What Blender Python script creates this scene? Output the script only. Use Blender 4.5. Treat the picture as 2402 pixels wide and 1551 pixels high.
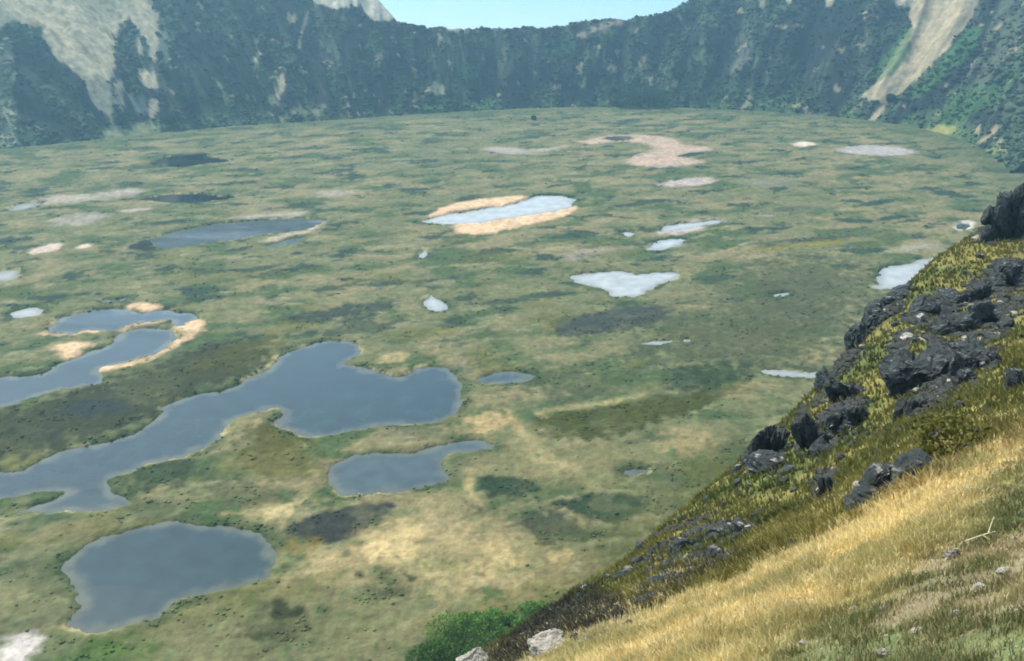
import bpy, bmesh, math
import numpy as np
R = math.radians
for o in list(bpy.data.objects): bpy.data.objects.remove(o)
scene = bpy.context.scene
COL = scene.collection

# ------------------------------------------------------------------ camera
EYE = np.array((0.0, 0.0, 200.0))          # eye 200 m above the crater lake (lake level = 0)
TILT = R(21.35); FPX = 2335.0; CX, CY = 1201.0, 775.5
cam = bpy.data.cameras.new('camera'); camo = bpy.data.objects.new('camera', cam); COL.objects.link(camo)
cam.lens = 35.0; cam.sensor_width = 36.0; cam.clip_start = 0.1; cam.clip_end = 200000
camo.location = EYE; camo.rotation_euler = (R(90) - TILT, 0, 0)
scene.camera = camo
# ------------------------------------------------------------------ sky, sun, exposure
SUN_AZ, SUN_EL = R(-44), R(54)             # azimuth measured clockwise from +Y (the view direction)
w = bpy.data.worlds.new('World'); scene.world = w; w.use_nodes = True
nt = w.node_tree; bg = nt.nodes['Background']
sky = nt.nodes.new('ShaderNodeTexSky'); sky.sky_type = 'NISHITA'; sky.sun_disc = False
sky.sun_elevation = SUN_EL; sky.sun_rotation = SUN_AZ; sky.altitude = 300
sky.air_density = 1.0; sky.dust_density = 2.4; sky.ozone_density = 1.0
nt.links.new(sky.outputs[0], bg.inputs[0]); bg.inputs[1].default_value = 0.15
sl = bpy.data.lights.new('sun', 'SUN'); so = bpy.data.objects.new('sun', sl); COL.objects.link(so)
sl.energy = 2.9; sl.angle = R(0.5); sl.color = (1.0, 0.95, 0.86)
so.rotation_euler = (R(90) - SUN_EL, 0, -SUN_AZ + math.pi)
so.location = (-200, 200, 600)
vs = scene.view_settings; vs.view_transform = 'Standard'; vs.look = 'None'; vs.exposure = 1.05; vs.gamma = 1.0
scene.cycles.filter_width = 1.9

# ------------------------------------------------------------------ helpers
rng = np.random.default_rng(11)
K = 2402 / 2385.0
def srgb(r, g, b, k=1.0):
    c = np.array((r, g, b)) / 255.0
    return np.where(c < 0.04045, c / 12.92, ((c + 0.055) / 1.055) ** 2.4) * k
def ray(px, py):
    x = (px - CX) / FPX; y = -(py - CY) / FPX
    d = np.array((x, math.cos(TILT) + y * math.sin(TILT), -math.sin(TILT) + y * math.cos(TILT)))
    return d / np.linalg.norm(d)
def ground(px, py, z=0.0):
    d = ray(px, py); return EYE + d * (z - EYE[2]) / d[2]
def project(X, Y, Z):
    Zr = Z - EYE[2]
    zc = Y * math.cos(TILT) - Zr * math.sin(TILT); yc = Y * math.sin(TILT) + Zr * math.cos(TILT)
    return CX + FPX * X / zc, CY - FPX * yc / zc
def noise(x, y, seed=0):
    xi = np.floor(x).astype(np.int64); yi = np.floor(y).astype(np.int64)
    xf = x - xi; yf = y - yi
    def g(ix, iy):
        h = (ix * 374761393 + iy * 668265263 + seed * 974634) & 0xffffffff
        h = ((h ^ (h >> 13)) * 1274126177) & 0xffffffff
        a = ((h ^ (h >> 16)) & 0xffff) / 65536.0 * 2 * np.pi
        return np.cos(a), np.sin(a)
    u = xf * xf * xf * (xf * (xf * 6 - 15) + 10); v = yf * yf * yf * (yf * (yf * 6 - 15) + 10)
    def dot(ix, iy, dx, dy):
        a, b = g(ix, iy); return a * dx + b * dy
    n00 = dot(xi, yi, xf, yf); n10 = dot(xi + 1, yi, xf - 1, yf)
    n01 = dot(xi, yi + 1, xf, yf - 1); n11 = dot(xi + 1, yi + 1, xf - 1, yf - 1)
    return ((n00 * (1 - u) + n10 * u) * (1 - v) + (n01 * (1 - u) + n11 * u) * v) * 1.5
def fbm(x, y, s, oct=4, seed=0, gain=0.5):
    o = 0; a = 1; t = 0; f = 1.0 / s
    for i in range(oct):
        o = o + a * noise(x * f + i * 17.3, y * f - i * 9.1, seed + i); t += a; a *= gain; f *= 2.03
    return o / t * 1.6
def sm(a, b, x):
    t = np.clip((x - a) / (b - a), 0, 1); return t * t * (3 - 2 * t)
def mix(A, B, m): return A * (1 - m[:, None]) + np.asarray(B) * m[:, None]
def chaikin(P, n=2):
    P = np.asarray(P, float)
    for _ in range(n):
        Q = np.roll(P, -1, 0); P = np.stack((P * .75 + Q * .25, P * .25 + Q * .75), 1).reshape(-1, 2)
    return P
def sdf(P, X, Y, margin=60.0):
    """signed distance to polygon P (negative inside); points far from it just get +margin"""
    out = np.full(X.shape, margin)
    lo = P.min(0) - margin; hi = P.max(0) + margin
    m = np.where((X > lo[0]) & (X < hi[0]) & (Y > lo[1]) & (Y < hi[1]))[0]
    if len(m) == 0: return out
    x = X[m]; y = Y[m]; d = np.full(len(m), 1e9); ins = np.zeros(len(m), bool)
    for (ax, ay), (bx, by) in zip(P, np.roll(P, -1, 0)):
        ex, ey = bx - ax, by - ay; L = ex * ex + ey * ey + 1e-9
        t = np.clip(((x - ax) * ex + (y - ay) * ey) / L, 0, 1)
        d = np.minimum(d, (x - ax - t * ex) ** 2 + (y - ay - t * ey) ** 2)
        c = ((ay > y) != (by > y)) & (x < (bx - ax) * (y - ay) / (by - ay + 1e-12) + ax)
        ins ^= c
    d = np.sqrt(d); out[m] = np.minimum(np.where(ins, -d, d), margin)
    return out
def polyg(pts, smooth=2):
    """overview pixels -> polygon on the lake plane"""
    return chaikin([ground(x * K, y * K)[:2] for x, y in pts], smooth)
def polyp(pts, smooth=2): return chaikin(np.array(pts, float) * K, smooth)
def tag(o, label=None, cat=None, group=None, kind=None):
    if label: o['label'] = label
    if cat: o['category'] = cat
    if group: o['group'] = group
    if kind: o['kind'] = kind
    return o
def mesh(name, V, F, mat, col=None, smooth=True, loc=None):
    V = np.asarray(V, np.float32); F = np.asarray(F, np.int32)
    if loc is not None: V = V - np.asarray(loc, np.float32)
    me = bpy.data.meshes.new(name); n, k = F.shape
    me.vertices.add(len(V)); me.vertices.foreach_set('co', V.ravel())
    me.loops.add(n * k); me.loops.foreach_set('vertex_index', F.ravel())
    me.polygons.add(n); me.polygons.foreach_set('loop_start', np.arange(n, dtype=np.int32) * k)
    me.polygons.foreach_set('use_smooth', np.full(n, smooth))
    me.update(calc_edges=True)
    if col is not None:
        a = me.color_attributes.new('tone', 'FLOAT_COLOR', 'POINT')
        a.data.foreach_set('color', np.concatenate((col, np.ones((len(V), 1))), 1).astype(np.float32).ravel())
    me.materials.append(mat)
    o = bpy.data.objects.new(name, me); COL.objects.link(o)
    if loc is not None: o.location = loc
    return o
def grid_faces(nu, nv, keep=None):
    i = np.arange(nu - 1)[:, None] * nv + np.arange(nv - 1)[None, :]
    F = np.stack((i, i + nv, i + nv + 1, i + 1), -1).reshape(-1, 4)
    return F if keep is None else F[keep[F].all(1)]
def compact(V, F, *attrs):
    u, inv = np.unique(F, return_inverse=True)
    return (V[u], inv.reshape(F.shape)) + tuple(a[u] for a in attrs)

# ------------------------------------------------------------------ materials
def mat(name, rough=0.9, spec=0.15):
    m = bpy.data.materials.new(name); m.use_nodes = True
    b = m.node_tree.nodes['Principled BSDF']; b.inputs['Roughness'].default_value = rough
    b.inputs['Specular IOR Level'].default_value = spec
    return m, m.node_tree, b
def tone_mat(name, noises, bump=None, rough=0.95, transl=0.0):
    """colour attribute times fine procedural mottling; noises = [(scale, lo, hi)]"""
    m, t, b = mat(name, rough, 0.1)
    at = t.nodes.new('ShaderNodeAttribute'); at.attribute_name = 'tone'
    tc = t.nodes.new('ShaderNodeTexCoord'); c = at.outputs['Color']
    for s, lo, hi in noises:
        n = t.nodes.new('ShaderNodeTexNoise'); n.inputs['Scale'].default_value = s; n.inputs['Detail'].default_value = 5
        n.inputs['Roughness'].default_value = 0.65
        t.links.new(tc.outputs['Object'], n.inputs['Vector'])
        r = t.nodes.new('ShaderNodeMapRange'); r.inputs[1].default_value = 0.3; r.inputs[2].default_value = 0.7
        r.inputs[3].default_value = lo; r.inputs[4].default_value = hi
        t.links.new(n.outputs['Fac'], r.inputs[0])
        x = t.nodes.new('ShaderNodeVectorMath'); x.operation = 'SCALE'
        t.links.new(c, x.inputs[0]); t.links.new(r.outputs[0], x.inputs['Scale']); c = x.outputs[0]
    t.links.new(c, b.inputs['Base Color'])
    if bump:
        s, dist, st = bump
        n = t.nodes.new('ShaderNodeTexNoise'); n.inputs['Scale'].default_value = s; n.inputs['Detail'].default_value = 6
        t.links.new(tc.outputs['Object'], n.inputs['Vector'])
        bp = t.nodes.new('ShaderNodeBump'); bp.inputs['Distance'].default_value = dist; bp.inputs['Strength'].default_value = st
        t.links.new(n.outputs['Fac'], bp.inputs['Height']); t.links.new(bp.outputs[0], b.inputs['Normal'])
    if transl:
        tr = t.nodes.new('ShaderNodeBsdfTranslucent'); t.links.new(c, tr.inputs[0])
        mx = t.nodes.new('ShaderNodeMixShader'); mx.inputs[0].default_value = transl
        t.links.new(b.outputs[0], mx.inputs[1]); t.links.new(tr.outputs[0], mx.inputs[2])
        t.links.new(mx.outputs[0], t.nodes['Material Output'].inputs['Surface'])
    return m
M_MARSH = tone_mat('marsh_sedge', [(0.35, 0.72, 1.25), (0.06, 0.85, 1.15)], (0.45, 1.2, 0.7))
M_WALL = tone_mat('wall_scrub', [(0.14, 0.7, 1.3), (0.03, 0.85, 1.15)], (0.2, 1.0, 0.4))
M_HILL = tone_mat('hill_turf', [(5.0, 0.7, 1.3), (0.9, 0.75, 1.25)], (4.0, 0.12, 0.8))
M_LEAF = tone_mat('leaf', [(0.8, 0.8, 1.2)], None, 0.7, 0.25)
M_SCRUB = tone_mat('scrub_leaf', [(0.3, 0.7, 1.3)], (0.6, 1.0, 0.8))
M_GRASS = tone_mat('dry_grass', [(2.0, 0.85, 1.15), (0.5, 0.8, 1.2)], None, 0.8, 0.18)
M_BARK = tone_mat('bark', [(6.0, 0.7, 1.3)], (20.0, 0.02, 0.6))
def water_mat(name, base, rough, bs, bst):
    m, t, b = mat(name, rough, 0.5); b.inputs['IOR'].default_value = 1.333
    b.inputs['Base Color'].default_value = (*base, 1)
    tc = t.nodes.new('ShaderNodeTexCoord'); n = t.nodes.new('ShaderNodeTexNoise')
    n.inputs['Scale'].default_value = bs; n.inputs['Detail'].default_value = 4
    t.links.new(tc.outputs['Object'], n.inputs['Vector'])
    bp = t.nodes.new('ShaderNodeBump'); bp.inputs['Distance'].default_value = 0.05; bp.inputs['Strength'].default_value = bst
    t.links.new(n.outputs['Fac'], bp.inputs['Height']); t.links.new(bp.outputs[0], b.inputs['Normal'])
    return m
M_WATER = water_mat('pond_water', (0.02, 0.04, 0.04), 0.05, 0.7, 0.03)
def ruffle(m):
    t = m.node_tree; b = t.nodes['Principled BSDF']
    at = t.nodes.new('ShaderNodeAttribute'); at.attribute_name = 'tone'; t.links.new(at.outputs['Color'], b.inputs['Base Color'])
    tc = t.nodes.new('ShaderNodeTexCoord'); mp = t.nodes.new('ShaderNodeMapping'); mp.inputs['Scale'].default_value = (0.012, 0.035, 1); mp.inputs['Rotation'].default_value = (0, 0, 0.3)
    n = t.nodes.new('ShaderNodeTexNoise'); n.inputs['Scale'].default_value = 1.0; n.inputs['Detail'].default_value = 4
    t.links.new(tc.outputs['Object'], mp.inputs['Vector']); t.links.new(mp.outputs[0], n.inputs['Vector'])
    r = t.nodes.new('ShaderNodeMapRange'); r.inputs[1].default_value = 0.42; r.inputs[2].default_value = 0.62; r.inputs[3].default_value = 0.03; r.inputs[4].default_value = 0.24
    t.links.new(n.outputs['Fac'], r.inputs[0]); t.links.new(r.outputs[0], b.inputs['Roughness'])
ruffle(M_WATER)
DEEP = np.array((0.014, 0.036, 0.036)); MUD = np.array((0.075, 0.085, 0.055)); SKY_REFL_TONE = np.array((0.27, 0.285, 0.25))
SKY_REFL_PONDS = (4, 6, 7, 8, 9, 10, 11, 16, 17, 18, 20, 21, 23, 25, 26, 27)  # bright ponds: the sky's reflection is painted into a pale base colour
WATER_TONE = {5: np.array((0.06, 0.08, 0.08)), 14: np.array((0.004, 0.008, 0.008)), 15: np.array((0.006, 0.01, 0.01)), 12: np.array((0.035, 0.06, 0.06))}  # two near-black far ponds: the dark wall's reflection put into the water colour
M_SEA = water_mat('sea_water', (0.26, 0.33, 0.32), 0.10, 0.02, 0.06)
def rock_mat(name, dark, light, lichen_amt):
    m, t, b = mat(name, 0.95, 0.08)
    tc = t.nodes.new('ShaderNodeTexCoord'); ge = t.nodes.new('ShaderNodeNewGeometry')
    n1 = t.nodes.new('ShaderNodeTexNoise'); n1.inputs['Scale'].default_value = 2.2; n1.inputs['Detail'].default_value = 8; n1.inputs['Roughness'].default_value = 0.7
    t.links.new(ge.outputs['Position'], n1.inputs['Vector'])
    r1 = t.nodes.new('ShaderNodeValToRGB'); r1.color_ramp.elements[0].position = 0.3; r1.color_ramp.elements[1].position = 0.75
    r1.color_ramp.elements[0].color = (*(np.array(dark) * 0.6), 1); r1.color_ramp.elements[1].color = (*(np.array(dark) * 2.4), 1)
    t.links.new(n1.outputs['Fac'], r1.inputs[0])
    sep = t.nodes.new('ShaderNodeSeparateXYZ'); t.links.new(ge.outputs['Normal'], sep.inputs[0])
    n2 = t.nodes.new('ShaderNodeTexNoise'); n2.inputs['Scale'].default_value = 1.3; n2.inputs['Detail'].default_value = 6; n2.inputs['Roughness'].default_value = 0.75
    t.links.new(ge.outputs['Position'], n2.inputs['Vector'])
    ad = t.nodes.new('ShaderNodeMath'); ad.operation = 'MULTIPLY_ADD'; ad.inputs[1].default_value = 0.35
    t.links.new(sep.outputs[2], ad.inputs[0]); t.links.new(n2.outputs['Fac'], ad.inputs[2])
    r2 = t.nodes.new('ShaderNodeMapRange'); r2.inputs[1].default_value = 0.98 - lichen_amt; r2.inputs[2].default_value = 1.1 - lichen_amt
    t.links.new(ad.outputs[0], r2.inputs[0])
    mx = t.nodes.new('ShaderNodeMix'); mx.data_type = 'RGBA'; mx.inputs[7].default_value = (*light, 1)
    t.links.new(r2.outputs[0], mx.inputs[0]); t.links.new(r1.outputs[0], mx.inputs[6]); t.links.new(mx.outputs[2], b.inputs['Base Color'])
    bp = t.nodes.new('ShaderNodeBump'); bp.inputs['Distance'].default_value = 0.3; bp.inputs['Strength'].default_value = 1.0
    t.links.new(n1.outputs['Fac'], bp.inputs['Height']); t.links.new(bp.outputs[0], b.inputs['Normal'])
    return m
M_ROCK = rock_mat('basalt', (0.035, 0.042, 0.04), (0.36, 0.36, 0.30), 0.11)
M_PALE = rock_mat('lichen_stone', (0.20, 0.19, 0.155), (0.44, 0.42, 0.34), 0.28)

# ------------------------------------------------------------------ crater plan: shoreline of the marsh round the centre
CC = np.array((-70.0, 760.0))
shore_px = [(0, 350), (130, 338), (250, 325), (380, 312), (500, 300), (650, 290), (800, 281), (950, 270), (1100, 261), (1250, 254),
            (1400, 251), (1600, 254), (1750, 260), (1900, 270), (2050, 286), (2150, 303), (2230, 326), (2290, 352), (2330, 382), (2350, 410)]
sp = np.array([ground(x * K, y * K)[:2] for x, y in shore_px]) - CC
s_th = np.arctan2(sp[:, 0], sp[:, 1]); s_r = np.hypot(sp[:, 0], sp[:, 1])   # angle clockwise from +Y
th0, th1 = s_th[0], s_th[-1]; r0, r1 = s_r[0], s_r[-1]
def shoreR(th):
    extra_t = [-math.pi, -2.2, -1.6, th0 - 0.35]; extra_r = [545, 540, 540, r0 * .6 + 540 * .4]
    tail_t = [th1 + 0.4, 2.2, math.pi]; tail_r = [r1 * .6 + 520 * .4, 530, 545]
    return np.interp(th, extra_t + list(s_th) + tail_t, extra_r + list(s_r) + tail_r)

# ------------------------------------------------------------------ ponds and patches of the marsh (outlines in overview pixels)
PONDS = [
 ('near round pond of still slate-blue water', [(137,1325),(160,1300),(200,1268),(260,1245),(320,1228),(400,1216),(460,1222),(520,1226),(560,1224),(600,1238),(630,1256),(638,1290),(640,1320),(625,1345),(600,1357),(540,1368),(480,1378),(420,1400),(380,1435),(320,1458),(260,1470),(200,1478),(165,1465),(160,1445),(195,1410),(185,1385),(165,1350)]),
 ('long branching lagoon, the largest open water in the marsh', [(-330,1150),(-180,1105),(0,1098),(45,1100),(90,1075),(150,1052),(240,1030),(335,1005),(345,985),(380,965),(388,940),(470,915),(545,905),(575,885),(640,850),(655,825),(720,805),(765,792),(835,798),(842,815),(825,832),(790,850),(830,852),(860,862),(920,880),(950,875),(985,855),(1030,853),(1065,875),(1082,900),(1080,940),(1060,965),(1010,988),(940,990),(860,995),(800,1010),(730,1020),(690,1010),(660,995),(640,985),(660,965),(645,950),(590,962),(545,975),(520,1000),(515,1022),(470,1045),(400,1072),(320,1088),(250,1115),(255,1135),(310,1165),(265,1185),(200,1194),(130,1188),(40,1195),(60,1185),(120,1170),(165,1142),(100,1147),(40,1158),(-180,1185),(-330,1210)]),
 ('narrow water behind straw coloured reed banks', [(105,775),(135,745),(200,725),(285,717),(300,730),(380,725),(455,730),(462,740),(440,752),(420,760),(395,760),(400,745),(350,748),(300,758),(270,770),(210,772),(150,778)]),
 ('winding water edged by a straw coloured reed bank', [(270,785),(290,772),(330,765),(380,765),(415,775),(405,795),(370,820),(320,838),(270,850),(225,862),(245,880),(240,895),(160,905),(90,920),(40,940),(0,952),(-200,985),(-340,960),(-230,905),(-90,892),(0,880),(60,878),(110,870),(140,850),(170,835),(205,820),(240,815),(270,800)]),
 ('small bright pool beside the straw reed banks', [(20,730),(60,718),(95,715),(105,735),(60,740),(25,738)]),
 ('long slate-blue pond with a dark reedy end', [(350,570),(345,560),(400,540),(500,522),(600,515),(700,508),(752,512),(755,522),(720,535),(640,545),(540,560),(450,572),(400,583),(370,580)]),
 ('bright pond framed by wide cream reed banks', [(980,515),(1040,500),(1110,490),(1230,470),(1235,458),(1300,455),(1345,462),(1335,480),(1310,492),(1220,503),(1130,517),(1060,525),(1000,522)]),
 ('bright kite shaped pool', [(1320,645),(1380,635),(1440,632),(1500,640),(1545,632),(1590,642),(1560,655),(1520,670),(1490,690),(1425,695),(1420,680),(1370,665)]),
 ('bright pond partly hidden by the rocky spur', [(2025,672),(2050,655),(2045,635),(2080,620),(2130,610),(2160,600),(2230,595),(2240,640),(2120,668),(2075,678)]),
 ('small bright pool below a pale mud strip', [(1505,575),(1530,562),(1600,555),(1595,568),(1550,582),(1510,583)]),
 ('shallow pool along a pale mud strip', [(1535,540),(1560,525),(1640,515),(1690,515),(1640,526),(1590,535)]),
 ('thin bright channel ending at the rocky spur', [(1770,862),(1820,865),(1910,870),(1910,882),(1840,881),(1790,872)]),
 ('shallow blue pond with a trailing arm and pale rim', [(765,1110),(775,1080),(830,1060),(890,1055),(960,1060),(1000,1045),(1060,1028),(1110,1025),(1160,1040),(1120,1052),(1050,1055),(1025,1075),(1035,1100),(1055,1118),(1010,1130),(920,1148),(830,1155),(780,1145),(765,1130)]),
 ('small blue pool east of the long lagoon', [(1110,890),(1140,870),(1190,866),(1250,875),(1240,890),(1180,895)]),
 ('dark pond near the far left shore', [(355,388),(370,370),(420,362),(480,358),(490,368),(550,375),(480,382),(420,390)]),
 ('dark narrow pond among grey reed bands', [(320,465),(400,452),(470,452),(510,458),(560,460),(490,470),(440,473),(370,470)]),
 ('small pale pool alone in the open marsh', [(985,695),(1010,685),(1025,700),(1060,712),(1020,728),(990,720)]),
 ('pale pool at the marsh edge', [(-60,638),(10,632),(50,630),(40,655),(-60,662)]),
 ('pale pool beside a grey reed band', [(15,495),(30,480),(100,468),(70,488)]),
 ('tiny pool in a pale ring of mud', [(2225,530),(2240,522),(2258,524),(2255,533),(2235,537)]),
 ('sliver of water in the open sedge', [(1755,503),(1790,498),(1815,501),(1800,508)]),
 ('upright sliver of bright water', [(978,601),(986,578),(995,578),(991,603)]),
 ('blue sliver of water beside the long slate pond', [(610,578),(680,558),(722,550),(690,568)]),
 ('thin pool with dark far bank', [(1470,804),(1530,796),(1600,791),(1600,796),(1530,803)]),
 ('tiny blue sliver north of the reed banks', [(228,704),(260,698),(305,697),(280,702)]),
 ('tiny bright double sliver', [(492,684),(512,677),(536,677),(525,686)]),
 ('tiny pool near the mud strip', [(1448,545),(1470,541),(1480,546),(1462,556)]),
 ('faint sliver of water in smooth sedge', [(1785,694),(1810,682),(1840,683),(1815,696)]),
 ('small shallow pool in the near sedge', [(1440,1105),(1465,1090),(1510,1092),(1515,1105),(1470,1112)]),
]
C_TAN = srgb(224,198,158); C_PALE = srgb(178,174,160); C_DARK = srgb(64,84,74); C_BROWN = srgb(78,82,80)
C_YEL = srgb(104,104,34); C_CREAM = srgb(206,190,136); C_GREEN = srgb(92,128,62); C_OCH = srgb(150,128,60)
PATCH = [  # outline, colour, edge softness m, strength, mottling
 ([(290,714),(330,708),(380,714),(375,724),(300,732)], C_TAN, 2, 1, .3), ([(70,785),(110,768),(120,745),(145,745),(140,772),(240,766),(245,774),(160,784)], C_TAN, 2, .9, .4),
 ([(275,768),(300,752),(350,742),(392,742),(390,752),(330,764),(290,776)], C_TAN, 2, 1, .3), ([(405,762),(462,742),(478,752),(470,775),(405,815),(330,852),(225,874),(212,862),(320,834),(380,805),(415,775)], C_TAN, 2, 1, .35),
 ([(115,806),(160,800),(210,806),(185,835),(150,838),(130,822)], C_TAN, 3, .9, .4), ([(978,516),(1040,480),(1130,464),(1240,456),(1232,474),(1110,492)], C_TAN, 2, 1, .2),
 ([(1050,523),(1130,515),(1310,490),(1348,480),(1325,505),(1220,530),(1110,552),(1060,542)], C_TAN, 3, 1, .25), ([(1340,332),(1390,322),(1440,316),(1530,318),(1580,329),(1585,340),(1650,342),(1660,352),(1570,366),(1625,374),(1645,380),(1560,394),(1490,390),(1445,380),(1490,362),(1530,352),(1500,335),(1430,330),(1380,340)], srgb(190,172,150), 5, .9, .3),
 ([(1115,350),(1170,343),(1260,352),(1330,338),(1300,352),(1220,363),(1150,358)], C_PALE, 5, .7, .4), ([(20,490),(100,462),(220,455),(325,438),(335,455),(240,466),(120,478)], C_PALE, 5, .75, .4),
 ([(95,515),(220,492),(265,508),(150,532)], C_PALE, 6, .6, .4), ([(275,494),(350,486),(355,492),(285,498)], C_PALE, 3, .9, .2), ([(62,597),(80,580),(130,568),(150,578),(120,590)], srgb(208,196,176), 2, 1, .2),
 ([(175,577),(215,568),(212,578),(190,584)], srgb(208,196,176), 2, .9, .2), ([(1930,352),(2000,341),(2080,342),(2140,356),(2100,366),(2000,363)], srgb(176,176,170), 5, .85, .3), ([(1836,338),(1870,331),(1905,337),(1870,346)], srgb(225,212,196), 4, 1, .2),
 ([(1520,434),(1600,416),(1675,418),(1650,433),(1560,438)], srgb(186,176,168), 4, .9, .3), ([(1700,425),(1830,412),(1890,430),(1800,440)], srgb(150,146,140), 6, .5, .4), ([(1525,550),(1560,522),(1640,511),(1700,511),(1640,534),(1590,550)], srgb(190,186,176), 3, .9, .4),
 ([(1300,600),(1370,580),(1450,574),(1480,580),(1380,592),(1320,612)], srgb(170,160,140), 5, .6, .4), ([(2218,538),(2226,520),(2258,514),(2270,522),(2262,538),(2238,542)], srgb(215,212,200), 2, 1, .2), ([(2060,590),(2130,572),(2210,570),(2130,588)], srgb(165,168,150), 5, .6, .4),
 ([(720,455),(790,445),(840,448),(780,464)], C_PALE, 5, .6, .4), ([(540,510),(640,498),(730,494),(700,505),(600,514)], C_PALE, 4, .6, .3), ([(600,562),(690,540),(760,512),(768,516),(720,545),(620,570)], srgb(205,196,170), 3, .6, .3),
 ([(860,845),(900,828),(960,826),(950,838),(890,855)], C_CREAM, 3, .55, .4), ([(286,585),(330,562),(362,558),(378,584),(330,588)], srgb(58,74,80), 2, .95, .1), ([(1395,322),(1470,318),(1475,328),(1420,331)], C_DARK, 3, .9, .2), ([(1565,368),(1600,358),(1640,356),(1625,366)], C_DARK, 3, .9, .2),
 ([(700,1330),(820,1240),(950,1205),(1150,1225),(1350,1275),(1320,1345),(1180,1390),(950,1350),(800,1350)], srgb(196,180,130), 16, .6, .5), ([(330,1500),(420,1420),(560,1390),(760,1380),(950,1420),(1000,1480),(940,1560),(350,1580)], srgb(160,150,118), 18, .6, .4), ([(1100,1010),(1300,1060),(1450,1040),(1560,1080),(1500,1140),(1300,1130),(1150,1080)], srgb(156,146,108), 16, .5, .5),
 ([(655,1243),(760,1190),(915,1172),(908,1205),(850,1240),(780,1280),(700,1262)], C_BROWN, 2, .9, .3), ([(1275,775),(1340,745),(1420,722),(1520,710),(1575,732),(1560,757),(1480,768),(1400,778),(1330,792)], srgb(86,92,92), 4, .9, .3),
 ([(1100,1120),(1150,1113),(1262,1125),(1255,1150),(1200,1167),(1130,1162)], srgb(66,88,64), 2, .95, .3), ([(1290,1170),(1400,1148),(1505,1160),(1515,1190),(1440,1228),(1380,1222),(1330,1200)], srgb(68,92,64), 3, .9, .4),
 ([(1120,1180),(1300,1180),(1420,1225),(1480,1250),(1330,1275),(1180,1240)], srgb(78,92,70), 6, .7, 1.1), ([(565,1455),(600,1412),(660,1405),(700,1430),(712,1470),(680,1505),(610,1510),(570,1490)], srgb(78,84,52), 3, .95, .6), ([(850,1370),(880,1335),(930,1340),(955,1380),(920,1410),(870,1400)], srgb(84,98,64), 5, .9, .6),
 ([(-90,960),(0,975),(150,915),(330,872),(480,800),(600,790),(640,838),(560,895),(400,930),(330,1000),(60,1070),(-90,1080)], srgb(84,90,62), 8, .95, .3), ([(105,968),(200,935),(290,938),(325,955),(200,978)], srgb(72,84,86), 4, .85, .3), ([(60,1010),(110,985),(160,1000),(120,1030)], srgb(84,86,76), 4, .7, .3),
 ([(440,855),(520,815),(600,800),(640,820),(560,865),(480,880)], srgb(112,112,44), 6, .7, .5), ([(650,745),(760,720),(880,705),(930,715),(820,745),(700,760)], srgb(78,90,84), 6, .8, .5),
 ([(1235,1000),(1260,960),(1400,948),(1600,915),(1740,878),(1760,895),(1650,950),(1500,1000),(1380,1030),(1270,1020)], srgb(98,104,40), 4, .9, .4), ([(565,1010),(650,968),(745,1060),(715,1120),(600,1125),(570,1060)], srgb(120,116,52), 5, .85, .5), ([(660,1262),(720,1255),(760,1270),(720,1300),(665,1305)], srgb(140,124,66), 3, .8, .6),
 ([(1720,588),(1860,568),(2000,556),(1950,572),(1780,590)], srgb(150,140,58), 4, .75, .5), ([(1700,575),(1850,560),(1990,548),(2010,552),(1850,570)], srgb(78,92,84), 3, .7, .4), ([(1850,745),(1900,740),(1985,742),(1930,765),(1880,762)], srgb(80,100,82), 5, .8, .2),
 ([(820,1268),(900,1228),(1010,1238),(950,1305),(840,1290)], C_CREAM, 5, .95, .6), ([(1060,1310),(1120,1275),(1200,1290),(1190,1345),(1110,1355)], srgb(196,184,128), 6, .7, .7), ([(1270,1300),(1330,1284),(1335,1300),(1285,1318)], C_CREAM, 3, .85, .4), ([(1040,1000),(1150,960),(1215,975),(1200,1000),(1100,1010)], srgb(190,172,120), 5, .8, .6),
 ([(1240,960),(1400,940),(1500,920),(1500,928),(1400,950),(1260,970)], srgb(180,176,122), 3, .7, .3), ([(1080,1150),(1090,1115),(1100,1120),(1105,1165),(1130,1185)], srgb(186,176,120), 2, .7, .3), ([(1205,990),(1240,1030),(1290,1080),(1360,1090),(1340,1102),(1270,1095),(1215,1040)], srgb(180,172,122), 4, .6, .4),
 ([(985,1300),(1060,1295),(1095,1330),(1040,1345)], srgb(120,142,78), 6, .6, .4), ([(170,1500),(260,1480),(340,1500),(330,1551),(150,1551)], srgb(100,136,66), 8, .7, .5), ([(-40,1525),(30,1490),(85,1480),(110,1495),(80,1535),(0,1570)], srgb(206,204,196), 3, .9, .5),
 ([(500,1225),(560,1190),(650,1180),(700,1165),(690,1190),(620,1225),(540,1232)], srgb(196,184,132), 4, .75, .6), ([(260,1130),(330,1090),(430,1065),(470,1090),(420,1130),(330,1160)], srgb(80,98,66), 4, .8, .6), ([(500,1130),(600,1130),(690,1150),(610,1185),(520,1180)], srgb(122,122,90), 5, .6, .4),
 ([(1500,820),(1600,700),(1750,620),(1900,610),(2050,620),(2000,760),(1900,860),(1700,880),(1560,860)], srgb(112,118,88), 25, .75, .5), ([(1550,880),(1640,845),(1760,850),(1740,880),(1640,910),(1580,915)], srgb(70,92,58), 6, .85, .4),
 ([(1720,490),(1900,470),(2000,480),(1850,500)], srgb(150,146,118), 8, .4, .5), ([(1150,860),(1300,850),(1500,880),(1450,930),(1200,920)], srgb(104,118,78), 10, .6, .4), ([(1560,1010),(1660,1000),(1680,1050),(1600,1075),(1540,1050)], srgb(170,158,112), 8, .6, .5), ([(1200,1400),(1500,1150),(1700,1020),(1760,1060),(1500,1300),(1250,1500),(1000,1560),(1050,1480)], srgb(116,122,74), 14, .6, .3),
]
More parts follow.
